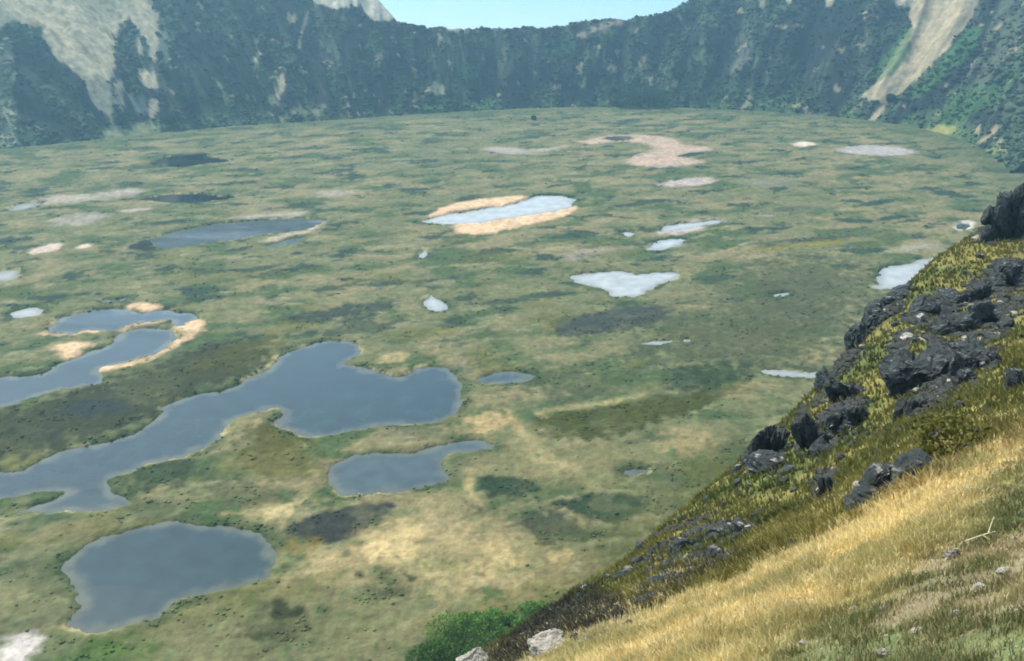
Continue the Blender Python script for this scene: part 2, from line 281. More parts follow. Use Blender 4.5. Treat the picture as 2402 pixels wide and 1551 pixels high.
# ------------------------------------------------------------------ marsh (floating sedge mat, open water carved through it)
na, nr = 860, 500
az = np.linspace(R(-38), R(36), na)
rr = 150 * (1420 / 150.) ** (np.linspace(0, 1, nr) ** 1.0)
A, RR = np.meshgrid(az, rr, indexing='ij'); X = (RR * np.sin(A)).ravel(); Y = (RR * np.cos(A)).ravel()
sx, sy = X - CC[0], Y - CC[1]; sth = np.arctan2(sx, sy); SOUT = np.hypot(sx, sy) - shoreR(sth)
jit = fbm(X, Y, 15, 5, 5, 0.68) * 3.6
warp = fbm(X, Y, 9, 3, 8)
sd = np.full(X.shape, 30.0); own = np.full(X.shape, -1)
for i, (lab, P) in enumerate(PONDS):
    d = sdf(polyg(P, 1), X, Y, 30.0)
    own = np.where(d < np.minimum(sd, 29.9), i, own); sd = np.minimum(sd, d)
sdj = sd + np.minimum(sm(-6, 0, -np.abs(sd) + 1.5) + .25, 1) * jit * np.clip(RR.ravel() / 500, .8, 1.3)
XR, YR = X * 0.96 + Y * 0.28, Y * 0.96 - X * 0.28; XS = XR * 0.55   # sedge bands drift with the wind
mot = fbm(XS, YR, 22, 5, 3, 0.6); big = fbm(X, Y, 130, 3, 21); fine = fbm(X, Y, 5, 3, 31)
lf = np.exp(-RR.ravel() / 420.)                       # finest relief only where the grid can carry it
Z = np.clip(sdj * 0.9, -2.0, 0.55) + np.where(sdj > 0, (0.45 + 0.5 * fine * (0.25 + lf) + 0.35 * mot) * sm(0, 4, sdj), 0)
Z = np.where(sdj > 0, np.maximum(Z, 0.05), np.minimum(Z, -0.03 - 0.0 * Z))
base = mix(np.tile(srgb(132, 134, 100), (len(X), 1)), srgb(158, 148, 116), sm(0.0, 0.55, mot + 0.5 * big))
base = mix(base, srgb(92, 110, 72), sm(0.0, 0.42, -mot + 0.45 * fbm(X, Y, 60, 3, 44)))
far = sm(300, 650, RR.ravel()); dk = fbm(XS, YR, 24, 5, 77, 0.6) - 0.1 * big
base = mix(base, srgb(58, 80, 66), (0.35 + 0.6 * far) * sm(0.16 + 0.08 * far, 0.55 - 0.13 * far, dk))
base = mix(base, srgb(178, 168, 140), 0.5 * sm(0.36, 0.55, fbm(XS, YR, 20, 5, 99, 0.6)))
base = mix(base, srgb(118, 116, 48), 0.45 * sm(0.25, 0.6, fbm(X, Y, 48, 3, 123)) * sm(900, 500, RR.ravel()))
base = mix(base, srgb(88, 108, 78), sm(-60, -8, SOUT) * 0.55)
for P, c, soft, st, mo in PATCH:
    d = sdf(polyg(P, 1), X, Y, 40.0); q = np.where(d < 39)[0]; d = d[q]
    d = d + (warp[q] * 0.9 + fine[q] * 0.9) * soft * (0.7 + mo)
    m = min(1, st * 1.15) * sm(soft, -soft, d)
    if mo: m = m * np.clip(1 - 0.8 * mo * sm(0.0, 0.5, fbm(X[q], Y[q], 7 + 4 * soft, 3, 61) * (1.0 + mo)), 0, 1)
    base[q] = mix(base[q], np.asarray(c) * (np.array((1.45, 1.3, 1.6)) if c[0] > 0.36 else 0.7 if c[0] < 0.2 else 1.0), m)
# green reeds right on the banks, here and there a straw line
bank = sm(8, 1.0, sdj) * sm(-0.25, 0.2, fbm(X, Y, 30, 3, 15)); base = mix(base, srgb(62, 88, 54), 0.75 * bank)
line = sm(2.4, 0.9, sdj) * sm(0.16, 0.4, fbm(X, Y, 38, 3, 19)); base = mix(base, srgb(206, 192, 150), 0.75 * line)
base = mix(base, srgb(40, 52, 50), sm(0.0, -1.0, sdj))
base = base * (np.array((0.44, 0.46, 0.355)) * (1 + 0.22 * fine[:, None]))
keep = (SOUT < 45)
V = np.stack((X, Y, Z), 1); F = grid_faces(na, nr, keep)
v2, f2, c2 = compact(V, F, base)
tag(mesh('marsh', v2, f2, M_MARSH, c2), 'olive and straw sedge marsh filling the crater floor', kind='structure')
# each sheet of open water is an object of its own, all at lake level
FA = grid_faces(na, nr, keep)
fo = own[FA]; fs = sdj[FA].min(1); fown = np.where((fo >= 0).any(1), fo.max(1), -1)
marg = np.clip(RR.ravel()[FA[:, 0]] * 0.012, 2.5, 12)
V0 = np.stack((X, Y, np.zeros_like(X)), 1)
for i, (lab, P) in enumerate(PONDS):
    s = FA[(fown == i) & (fs < marg)]
    if len(s) == 0: continue
    v2, f2, dep, fn = compact(V0, s, sdj, warp)
    deep = SKY_REFL_TONE if i in SKY_REFL_PONDS else WATER_TONE.get(i, DEEP)
    shal = sm(-5.5, -0.3, dep + 2.0 * fn) * (0.5 if i in SKY_REFL_PONDS else 0.8)
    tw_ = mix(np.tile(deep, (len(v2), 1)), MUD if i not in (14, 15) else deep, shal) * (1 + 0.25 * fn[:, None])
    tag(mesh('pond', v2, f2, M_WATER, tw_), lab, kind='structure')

# reed clumps and tussocks standing on the mat
def scatter_blobs(P, size, flat, seed, n=1):
    g = np.random.default_rng(seed); V0, F0 = ICO[n]; N = len(P); nv = len(V0)
    j = 1 + g.uniform(-.28, .28, (N, nv)); S3 = size[:, None] * np.stack((g.uniform(.8, 1.3, N), g.uniform(.8, 1.3, N), flat * g.uniform(.8, 1.2, N)), 1)
    V = V0[None] * j[..., None] * S3[:, None]; a = g.uniform(0, 6.28, N); c, s = np.cos(a)[:, None], np.sin(a)[:, None]
    V = np.stack((V[..., 0] * c - V[..., 1] * s, V[..., 0] * s + V[..., 1] * c, V[..., 2]), -1) + P[:, None]
    return V.reshape(-1, 3), (F0[None] + (np.arange(N) * nv)[:, None, None]).reshape(-1, 3), np.repeat(np.arange(N), nv)
def ico(n):
    bm = bmesh.new(); bmesh.ops.create_icosphere(bm, subdivisions=n, radius=1); bm.verts.ensure_lookup_table()
    V = np.array([v.co[:] for v in bm.verts]); F = np.array([[v.index for v in f.verts] for f in bm.faces]); bm.free(); return V, F
ICO = {n: ico(n) for n in (1, 2, 3, 4)}
lum = base.sum(1); cl = fbm(X, Y, 12, 3, 880)
pr = sm(0.34, 0.10, lum) * (0.02 + sm(0.1, 0.45, cl)) + 0.9 * sm(7, 1.0, sdj) * sm(-0.1, 0.3, fbm(X, Y, 30, 3, 15))
pr = pr * (sdj > 0.8) * (SOUT < -3) * (RR.ravel() > 225) * (RR.ravel() / 300.) ** 0.4
ii = np.where(rng.random(len(X)) < pr * 0.16)[0]; ii = rng.permutation(ii)[:19000]
P = np.stack((X[ii], Y[ii], Z[ii] + 0.02), 1); P[:, :2] += rng.normal(0, .5, (len(ii), 2))
V, F, ix = scatter_blobs(P, rng.uniform(.35, .85, len(ii)) * (0.6 + RR.ravel()[ii] / 900), 0.5, 21)
tn = base[ii] * np.array((.9, 1.0, .85)) * rng.uniform(.9, 1.4, len(ii))[:, None]
tag(mesh('reeds', V, F, M_MARSH, tn[ix], True), 'green reed clumps and tussocks along the pond banks', 'reeds', kind='stuff')

# ------------------------------------------------------------------ crater wall
SLOPE = 0.85
def wallpoint(px, py):
    d = ray(px, py); t = np.linspace(800, 2600, 3000); P = EYE + d[None] * t[:, None]
    q = P[:, :2] - CC; th = np.arctan2(q[:, 0], q[:, 1]); s = np.hypot(q[:, 0], q[:, 1]) - shoreR(th)
    k = np.argmax(P[:, 2] < s * SLOPE); return th[k], P[k, 2]
sk = [(-150, -230), (200, -230), (500, -200), (700, -150), (820, -70), (868, -20), (885, 5), (905, 25), (925, 45), (1000, 57), (1090, 66), (1200, 64), (1300, 57),
      (1400, 45), (1480, 36), (1560, 19), (1610, -8), (1700, -60), (1850, -140), (2000, -200), (2300, -230)]
skp = np.array([wallpoint(x * K, y * K) for x, y in sk]); skp = skp[np.argsort(skp[:, 0])]
def rimH(th): return np.interp(th, [-math.pi] + list(skp[:, 0]) + [math.pi], [210] + list(skp[:, 1]) + [210])
nt_, ns = 1150, 130
tw = np.linspace(-1.3, 1.3, nt_); sw = np.concatenate((np.linspace(-12, 300, 105), 300 + 1500 * np.linspace(0.02, 1, 25) ** 1.6))
T, S = np.meshgrid(tw, sw, indexing='ij'); T = T.ravel(); S = S.ravel()
RH = rimH(T); RS = shoreR(T); srim = RH / SLOPE
arc = T * 560
gul = fbm(arc, S * 0.22, 46, 4, 201); rid = 1 - np.abs(fbm(arc + 0.15 * S, S * 0.12, 80, 3, 233)) * 2
zin = S * SLOPE * (0.80 + 0.20 * sm(0, 60, S))
zout = RH - (S - srim) * 0.42
inner = np.minimum(zin + 0.0, zout)
d_ = np.minimum(np.abs(S - srim), 40)
inner = inner - 2.5 * np.exp(-d_ / 8.0)
damp = sm(0, 50, S) * (0.25 + 0.75 * sm(0, 45, np.abs(S - srim)))
ZW = inner + (gul * 12 + (rid - 0.5) * 10) * damp + fbm(arc, S, 9, 3, 260) * 1.2 * sm(0, 10, S)
ZW = np.maximum(ZW, -118)
XW = CC[0] + (RS + S) * np.sin(T); YW = CC[1] + (RS + S) * np.cos(T)
PXW, PYW = project(XW, YW, ZW)
n1 = fbm(arc, S * 0.6, 22, 4, 301); n2 = fbm(arc, S * 0.7, 70, 3, 330); n3 = fbm(arc, S, 7, 3, 350)
cw = mix(np.tile(srgb(44, 54, 52), (len(T), 1)), srgb(76, 96, 70), sm(0.0, 0.55, n1 + 0.5 * n2 + 0.35 * sm(90, 0, S)))
cw = mix(cw, srgb(34, 44, 46), 0.6 * sm(0.1, 0.5, -n1))
strk = fbm(arc + 0.2 * S, S * 0.07, 20, 4, 391, 0.6); cw = mix(cw, srgb(112, 124, 98), 0.5 * sm(0.12, 0.45, strk) * sm(10, 60, S)); cw = mix(cw, srgb(30, 40, 44), 0.6 * sm(0.1, 0.4, -strk))
cw = mix(cw, srgb(170, 160, 122), 0.8 * sm(0.5, 0.62, fbm(arc, S * 0.8, 16, 3, 370) + 0.10 * n2 - 0.12 * sm(0, 120, S)))
cw = mix(cw, srgb(92, 122, 66), 0.55 * sm(22, 4, S) * sm(-0.2, 0.3, n1))
C_BARE = srgb(216, 202, 158); C_SCREE = srgb(190, 176, 140); C_WG = srgb(70, 112, 60)
barew = np.zeros(len(T))
WALLP = [  # outlines in overview pixels on the wall, colour, softness px, strength, vertical streaking
 ([(-60,-60),(-60,90),(40,50),(90,70),(130,130),(165,160),(200,185),(205,225),(250,265),(262,290),(268,240),(255,190),(268,150),(265,80),(300,40),(318,80),(325,120),(332,130),(330,90),(345,110),(350,180),(365,200),(362,140),(370,30),(345,0),(360,-60)], C_BARE, 4, .95, .5),
 ([(-60,100),(20,90),(32,180),(40,250),(42,345),(-60,360)], srgb(170,176,140), 6, .8, .5), ([(325,165),(365,160),(362,205),(335,200)], C_BARE, 3, .9, .4), ([(348,230),(372,230),(365,270),(350,270)], C_BARE, 3, .8, .4),
 ([(265,195),(285,190),(290,245),(275,250)], C_BARE, 3, .8, .5), ([(225,310),(260,290),(300,300),(330,285),(370,280),(370,310),(300,322),(235,325)], srgb(176,180,128), 5, .7, .6), ([(300,222),(335,222),(340,262),(315,265)], srgb(150,160,150), 4, .7, .2),
 ([(700,-40),(760,-40),(880,-40),(900,15),(928,45),(880,50),(855,35),(840,10),(800,20),(760,15),(730,5)], srgb(222,214,184), 3, .95, .3), ([(590,85),(605,88),(600,115),(610,125),(595,150),(588,140),(600,120)], C_BARE, 3, .85, .3), ([(632,185),(660,172),(665,195),(655,225),(640,245),(622,238),(640,215)], C_BARE, 4, .85, .6),
 ([(995,205),(1010,190),(1030,200),(1032,218),(1015,222)], srgb(190,186,140), 3, .9, .4), ([(920,128),(930,122),(932,132)], C_BARE, 2, .8, 0), ([(690,110),(715,25),(720,25),(698,112)], C_BARE, 2, .7, 0), ([(1340,82),(1400,60),(1440,42),(1455,50),(1400,68),(1360,88)], srgb(180,168,140), 4, .75, .5),
 ([(1030,62),(1075,60),(1100,68),(1075,78)], srgb(190,180,150), 3, .8, .3), ([(1375,108),(1400,106),(1395,114)], C_BARE, 2, .6, 0), ([(380,40),(400,60),(395,140),(385,150),(372,110)], srgb(150,164,140), 5, .5, .8),
 ([(2115,-40),(2290,-40),(2278,5),(2245,65),(2200,120),(2140,180),(2060,250),(2035,285),(2022,283),(2060,240),(2040,235),(2015,232),(2000,225),(2040,190),(2080,130),(2120,60)], C_SCREE, 3, .95, .35), ([(2100,75),(2130,65),(2120,120),(2090,165),(2040,190),(2010,185),(2060,130)], C_WG, 6, .8, .4),
 ([(2250,65),(2290,62),(2280,110),(2230,150),(2200,190),(2150,215),(2110,230),(2150,180),(2210,120)], C_WG, 5, .85, .35), ([(2225,205),(2330,190),(2385,160),(2390,175),(2330,225),(2260,270),(2200,300),(2180,270)], C_WG, 8, .65, .6), ([(2140,302),(2190,292),(2235,300),(2230,312),(2170,315)], srgb(170,170,96), 3, .8, .5),
 ([(2280,330),(2320,292),(2330,295),(2295,332)], srgb(170,160,120), 3, .8, 0), ([(2310,70),(2350,38),(2355,44),(2318,75)], srgb(170,160,120), 3, .7, 0), ([(2070,-20),(2120,-20),(2140,8),(2090,22)], srgb(190,180,160), 4, .8, .3), ([(1765,-10),(1785,-10),(1780,18),(1768,18)], C_BARE, 3, .7, 0), ([(1920,-10),(1950,-10),(1935,15),(1920,16)], C_BARE, 3, .7, 0), ([(1825,-10),(1850,-10),(1840,14)], C_BARE, 3, .7, 0),
 ([(1735,95),(1762,70),(1760,95),(1745,135),(1710,175),(1700,170),(1735,120)], srgb(120,126,110), 6, .6, .6), ([(1790,230),(1840,215),(1860,240),(1800,258)], srgb(96,124,84), 8, .6, .5), ([(1070,150),(1120,150),(1110,180),(1060,190)], srgb(70,118,74), 6, .55, .5), ([(1080,255),(1140,228),(1170,238),(1120,260)], srgb(84,134,76), 5, .75, .4),
 ([(980,262),(1010,245),(1040,255),(1000,268)], srgb(84,134,76), 5, .65, .4), ([(1290,110),(1330,85),(1350,105),(1320,140),(1280,140)], srgb(50,96,66), 6, .6, .3), ([(660,270),(690,245),(760,250),(740,268)], srgb(150,152,116), 5, .6, .8), ([(440,290),(480,250),(560,240),(640,260),(640,285),(500,298)], srgb(96,122,84), 10, .55, .8),
]
wj = fbm(arc, S * 0.5, 12, 3, 401)
vis = YW > 300
for P, c, soft, st, mo in WALLP:
    d = np.full(len(T), 60.0); d[vis] = sdf(polyp(P, 0), PXW[vis], PYW[vis], 60.0)
    d = d + (wj * 7 + n3 * 5) * (0.6 + mo)
    m = st * sm(soft, -soft, d)
    if mo: m = m * np.clip(1 - mo * sm(0.1, 0.5, n1 + 0.6 * n3), 0, 1)
    cw = mix(cw, c, m)
    if c[0] > 0.22 and soft < 6: barew = np.maximum(barew, m)
cw = mix(cw, srgb(150, 146, 104), sm(2, 12, S - srim))
cw = cw * (0.58 * (1 + 0.25 * n3[:, None]))
keepw = np.hypot(XW, YW) > 430
F = grid_faces(nt_, ns, keepw)
v2, f2, c2 = compact(np.stack((XW, YW, ZW), 1), F, cw)
tag(mesh('crater_wall', v2, f2[:, ::-1], M_WALL, c2), 'steep scrub covered inner wall of the crater with bare slips', kind='structure')
# sea beyond the gap in the rim
seg = 96; a = np.linspace(0, 2 * np.pi, seg, endpoint=False); rings = [0, 600, 3000, 9000, 20000, 42000]
V = np.concatenate([np.stack((CC[0] + r * np.sin(a), CC[1] + r * np.cos(a), np.full(seg, -110.0)), 1) for r in rings[1:]])
F = np.array([[k * seg + i, k * seg + (i + 1) % seg, (k + 1) * seg + (i + 1) % seg, (k + 1) * seg + i] for k in range(len(rings) - 2) for i in range(seg)])
tag(mesh('sea', V, F[:, ::-1], M_SEA), 'hazy pale sea beyond the gap in the crater rim', kind='structure')

# ------------------------------------------------------------------ near hillside: profile per azimuth (clockwise from view direction)
def pol(px, py, d):
    q = ray(px * K, py * K) * d; return math.atan2(q[0], q[1]), math.hypot(q[0], q[1]), q[2]
def curve(pts):
    a = np.array([pol(*p) for p in pts]); a = a[np.argsort(a[:, 0])]; return a
SIL = curve([(700, 1900, 15), (900, 1740, 22), (1040, 1610, 32), (1100, 1551, 37), (1180, 1492, 42), (1300, 1424, 48), (1420, 1345, 55), (1500, 1278, 62), (1600, 1196, 72), (1700, 1108, 82), (1760, 1045, 90),
             (1830, 985, 97), (1905, 915, 105), (1960, 845, 115), (2015, 780, 128), (2080, 700, 142), (2140, 642, 155), (2220, 576, 175), (2310, 528, 205), (2385, 480, 230), (2600, 380, 270), (3200, 330, 280)])
CRE = curve([(700, 2100, 9), (1000, 1750, 14), (1200, 1580, 17.5), (1330, 1505, 19), (1480, 1455, 19.5), (1700, 1370, 19.5), (1900, 1260, 20), (2000, 1205, 20.5), (2160, 1110, 21.5), (2385, 1012, 24), (2700, 900, 27), (3200, 800, 30)])
MID = curve([(700, 2000, 12), (1000, 1690, 20), (1200, 1540, 27), (1450, 1380, 33), (1700, 1270, 37), (1900, 1120, 48), (2050, 960, 66), (2200, 830, 85), (2385, 720, 105), (2700, 620, 130), (3200, 560, 140)])
BOT = curve([(700, 2300, 5), (1200, 1750, 8), (1500, 1580, 10), (1800, 1530, 8.8), (2100, 1500, 7.5), (2385, 1500, 6.3), (2700, 1500, 5.5), (3200, 1500, 5)])
def hill(phi, r):
    """height of the hillside relative to the eye"""
    phi = np.asarray(phi, float); r = np.asarray(r, float)
    cs = []
    for c in (BOT, CRE, MID, SIL):
        cs.append((np.interp(phi, c[:, 0], c[:, 1]), np.interp(phi, c[:, 0], c[:, 2])))
    rs, zs = cs[3]
    ks_r = [np.full_like(phi, 0.8), *[c[0] for c in cs], rs * 1.0 + 400]
    ks_z = [np.full_like(phi, -1.65), *[c[1] for c in cs]]
    drop = -zs / rs + 0.34
    ks_z.append(zs - 400 * drop)
    z = np.full(r.shape, -1.65)
    # slopes (Fritsch-like) for a smooth monotone profile
    dl = [(ks_z[i + 1] - ks_z[i]) / (ks_r[i + 1] - ks_r[i]) for i in range(5)]
    ms = [dl[0]] + [2 * dl[i] * dl[i + 1] / (dl[i] + dl[i + 1] - 1e-9) for i in range(4)] + [dl[4]]
    for i in range(5):
        h = ks_r[i + 1] - ks_r[i]; t = (r - ks_r[i]) / h; sel = (r >= ks_r[i]) & ((r < ks_r[i + 1]) | (i == 4))
        tt = np.clip(t, 0, 1)
        if i == 4:   # beyond the brow: roll over quickly, then straight down to the floor
            u = (r - ks_r[i]); q = ks_z[i] + u * (ms[4] * np.exp(-u / 6.0) + dl[4] * (1 - np.exp(-u / 6.0)))
        else:
            q = (2*tt**3-3*tt**2+1)*ks_z[i] + (tt**3-2*tt**2+tt)*h*ms[i] + (-2*tt**3+3*tt**2)*ks_z[i+1] + (tt**3-tt**2)*h*ms[i+1]
        z = np.where(sel, q, z)
    return z, cs
def hill_full(phi, r):
    z, cs = hill(phi, r); x = r * np.sin(phi); y = r * np.cos(phi)
    z = z + fbm(x, y, 11, 3, 501) * 0.5 * sm(12, 60, r) + fbm(x, y, 2.2, 3, 511) * 0.10 * sm(4, 12, r) + fbm(x, y, 0.7, 2, 517) * 0.04
    return np.maximum(z + 200, -1.5), cs
nf, nh = 560, 360
ph = np.linspace(R(-34), R(62), nf); rh = 0.9 * (560 / 0.9) ** np.linspace(0, 1, nh)
PH, RHH = np.meshgrid(ph, rh, indexing='ij'); PH = PH.ravel(); RHH = RHH.ravel()
ZH, cs = hill_full(PH, RHH); XH = RHH * np.sin(PH); YH = RHH * np.cos(PH)
PXH, PYH = project(XH, YH, ZH)
BED = [[(2070,790),(2200,690),(2330,620),(2420,600),(2420,700),(2350,790),(2320,900),(2200,960),(2140,990),(2100,900)], [(1870,960),(1960,890),(2040,930),(2010,1010),(1930,1070),(1870,1060)], [(1735,1105),(1780,980),(1840,1000),(1830,1115)],
       [(1980,800),(2060,700),(2140,660),(2120,720),(2040,790),(2000,860),(1930,940),(1900,910)], [(1985,1190),(2050,1100),(2170,1070),(2185,1110),(2080,1160),(2000,1215)], [(1440,1370),(1560,1255),(1700,1205),(1770,1240),(1700,1330),(1560,1380)], [(2290,560),(2340,480),(2420,420),(2420,560)], [(1900,1180),(1920,1090),(1965,1090),(1960,1170)]]
def bedrock(x, y, px, py):
    d = np.full(x.shape, 60.0)
    for P in BED: d = np.minimum(d, sdf(np.array(P, float), px, py, 60.0))
    return sm(12, -14, d + 22 * fbm(x, y, 6, 4, 931, 0.65)) * sm(0.12, -0.10, fbm(x, y, 3.0, 4, 941, 0.65) - 0.02)
def hillcol(x, y, r, cs, px, py):
    a = fbm(x, y, 14, 4, 601); b = fbm(x, y, 3.5, 4, 611); c = fbm(x, y, 1.0, 3, 621)
    straw = sm(-0.08, 0.10, (cs[1][0] - r) / cs[1][0] + 0.10 * b)             # near bank is dry straw
    col = mix(np.tile(srgb(126, 122, 78), (len(x), 1)), srgb(98, 106, 66), sm(0.0, 0.5, a + 0.6 * b))
    col = mix(col, srgb(158, 144, 88), 0.3 * sm(0.1, 0.5, -a + 0.5 * c))
    col = mix(col, srgb(66, 70, 46), 0.6 * sm(0.25, 0.5, b + 0.4 * c))
    col = col * np.array((0.68, 0.70, 0.52))
    st = mix(np.tile(srgb(196, 172, 112), (len(x), 1)), srgb(150, 142, 92), sm(0.05, 0.5, b + 0.5 * c))
    st = st * 0.66
    col = col * (1 - straw[:, None]) + st * straw[:, None]
    # greener, stonier turf towards the near right
    d = sdf(polyp([(1750, 1600), (1800, 1500), (2050, 1380), (2160, 1280), (2260, 1200), (2420, 1010), (2600, 1000), (2700, 1700), (1700, 1700)], 1), px, py, 120.0)
    g = sm(60, -60, d + 70 * b)
    gc = mix(np.tile(srgb(152, 144, 112), (len(x), 1)), srgb(112, 124, 80), sm(-0.05, 0.4, b + 0.4 * c)); gc = mix(gc, srgb(140, 124, 98), 0.7 * sm(0.15, 0.5, -b))
    gc = gc * 0.55
    col = col * (1 - g[:, None]) + gc * g[:, None]
    # dark stony scree low on the spur
    for P, st_ in (([(1180, 1500), (1260, 1400), (1370, 1370), (1450, 1400), (1490, 1440), (1420, 1500), (1330, 1510), (1240, 1570), (1080, 1570)], .9), ([(1480, 1400), (1560, 1350), (1680, 1300), (1700, 1320), (1600, 1380), (1500, 1430)], .6), ([(1980, 1010), (2100, 980), (2090, 1020), (2000, 1040)], .3)):
        d = sdf(polyp(P, 1), px, py, 60.0); m = st_ * sm(14, -14, d + 30 * b + 14 * c)
        col = mix(col, srgb(66, 64, 54), m)
    col = mix(col, srgb(50, 54, 50), 0.9 * bedrock(x, y, px, py))
    return col * (1 + 0.18 * c[:, None])
ch = hillcol(XH, YH, RHH, cs, PXH, PYH)
o = mesh('hillside', np.stack((XH, YH, ZH), 1), grid_faces(nf, nh)[:, ::-1], M_HILL, ch)
tag(o, 'grassy rocky spur falling from the crater rim', kind='structure')
def on_hill(px, py):
    """first point of the hillside hit by the sight line through source pixel"""
    d = ray(px, py); t = np.geomspace(2.5, 420, 2600); P = d[None] * t[:, None]
    r = np.hypot(P[:, 0], P[:, 1]); phi = np.arctan2(P[:, 0], P[:, 1]); z, _ = hill_full(phi, r)
    below = P[:, 2] + 200 < z
    k = np.argmax(below) if below.any() else np.argmin(np.abs(P[:, 2] + 200 - z))
    return np.array((P[k, 0], P[k, 1], z[k])), t[k]

# ------------------------------------------------------------------ rocks
def rock_shape(seed, n=3, cuts=12, rough=0.3):
    g = np.random.default_rng(seed); V, F = ICO[n]; V = V.copy()
    V = np.sign(V) * np.abs(V) ** 0.7                       # blocky to start with
    for _ in range(cuts):
        q = g.normal(size=3); q /= np.linalg.norm(q); d = g.uniform(0.6, 0.95)
        V -= np.clip(V @ q - d, 0, None)[:, None] * q * 0.95
    s = seed % 97
    nn = fbm(V[:, 0] * 1.3 + V[:, 2] * .9 + s, V[:, 1] * 1.2 - V[:, 2] * 1.1, 0.8, 5, seed % 50, 0.75)
    return V * (1 + rough * nn)[:, None], F
def rot(ax, ay, azz):
    cx_, sx_, cy_, sy_, cz, sz = math.cos(ax), math.sin(ax), math.cos(ay), math.sin(ay), math.cos(azz), math.sin(azz)
    return np.array([[cz, -sz, 0], [sz, cz, 0], [0, 0, 1]]) @ np.array([[cy_, 0, sy_], [0, 1, 0], [-sy_, 0, cy_]]) @ np.array([[1, 0, 0], [0, cx_, -sx_], [0, sx_, cx_]])
def rock(name, px, py, wpx, hpx, label, seed, m=None, group=None, n=3, tilt=0.0, sink=0.25, cat='rock', lobes=1):
    P, t = on_hill(px, py + hpx * 0.4); sc = t / FPX; g = np.random.default_rng(seed)
    hw, hh = wpx * sc / 2 * 1.2, hpx * sc / 2 * 1.25
    VV = []; FF = []; base_i = 0
    for k in range(lobes):
        V, F = rock_shape(seed * 7 + k, n)
        if lobes > 1:
            u, v = (k + 0.5) / lobes * 2 - 1 + g.uniform(-.15, .15), g.uniform(-1, 1); f = g.uniform(0.38, 0.62) * (0.58 if lobes > 14 else 1)
            s3 = np.array((hw * f * .72, hw * f * g.uniform(.6, .9), min(hh * f * 1.15, hw * f * 1.8))); off = np.array((u * hw * 0.82, g.uniform(-.25, .25) * hw, v * hh * (0.42 if lobes < 15 else 0.75)))
        else: s3 = np.array((hw, (hw + hh) * 0.5 * g.uniform(.8, 1.1), hh)); off = np.zeros(3)
        W = (V * s3) @ rot(g.uniform(-.3, .3), g.uniform(-.35, .35), g.uniform(-.5, .5)).T
        if lobes == 1: W = W @ rot(0, tilt, 0).T
        VV.append(W + off); FF.append(F + base_i); base_i += len(V)
    V = np.concatenate(VV)
    if lobes > 1: V = V @ rot(0, tilt, 0).T
    up = hh * (1 - sink * 2)
    o = mesh(name, V + np.array((0, 0, up)), np.concatenate(FF), m or M_ROCK, None, False)
    o.location = P
    return tag(o, label, cat, group)
BIG = [ # px, py (source), w, h, label, tilt, lobes
 (2374, 505, 115, 130, 'tall dark crag at the top of the rocky spur', 0.0, 9),
 (2350, 650, 110, 62, 'dark jagged ledge below the tall crag', -0.45, 3), (2270, 690, 80, 50, 'dark ledge stepping down from the jagged ledge', -0.5, 2),
 (2255, 745, 130, 70, 'broad dark outcrop above the biggest rock face', -0.4, 3), (2190, 850, 215, 105, 'biggest dark rock face on the spur', -0.35, 4),
 (2280, 850, 90, 80, 'dark rounded shoulder of rock beside the biggest rock face', -0.4, 2), (2132, 935, 55, 105, 'dark rock rib hanging below the biggest rock face', 0.25, 2), (2262, 890, 46, 48, 'dark boulder at the foot of the biggest rock face', 0, 1),
 (1975, 978, 95, 70, 'dark blocky outcrop with grassy top', -0.5, 2), (1908, 1012, 78, 105, 'upright dark outcrop with sheer left side', -0.2, 2), (1791, 1030, 68, 112, 'leaning dark outcrop on the edge of the spur', 0.35, 2), (1795, 1085, 72, 58, 'dark wedge boulder below the leaning outcrop', -0.4, 1),
 (1976, 908, 52, 70, 'dark rock patch above the blocky outcrop', -0.7, 2), (1925, 890, 24, 56, 'thin dark rock standing on the spur edge', 0.25, 1), (2014, 785, 52, 50, 'heart shaped dark boulder on the spur edge', 0.1, 1), (2050, 745, 44, 52, 'rounded dark boulder above the heart shaped one', 0.2, 1),
 (2084, 708, 78, 36, 'low dark ledge on the spur edge', -0.5, 2), (2116, 680, 36, 26, 'small dark knob on the spur edge beside the water', -0.6, 1), (2162, 716, 62, 44, 'dark oval boulder with white lichen below it', -0.6, 1), (2228, 698, 58, 26, 'flat dark rock uphill of the oval boulder', -0.2, 1),
 (2080, 1128, 185, 62, 'near rock ledge with pale lichen along its top', -0.48, 4), (2140, 1095, 70, 40, 'dark stone heap at the upper end of the near ledge', -0.2, 2), (1938, 1135, 48, 78, 'rough dark rock standing in olive grass', -0.45, 2), (2380, 895, 34, 56, 'upright dark block at the foot of the upper slope', 0, 1),
 (2206, 1023, 34, 26, 'dark three cornered stone', 0, 1), (2280, 1020, 30, 24, 'blue grey stone beside the dry grass bank', -0.3, 1), (1924, 1053, 52, 30, 'flat slab with one pale lichen spot', -0.5, 1), (1590, 1283, 56, 36, 'dark slanting slab low on the spur', -0.5, 1), (1671, 1300, 36, 42, 'dark squarish boulder above the straw bank', 0, 1),
]
for i, (px, py, w_, h_, lab, ti, lo) in enumerate(BIG):
    rock('rock_outcrop' if lo > 1 else 'boulder', px, py, w_, h_, lab, 100 + i, tilt=ti, lobes=int(lo * 2.5) if lo > 1 else 1, n=4, cat='rock outcrop' if lo > 1 else 'boulder', sink=0.3)
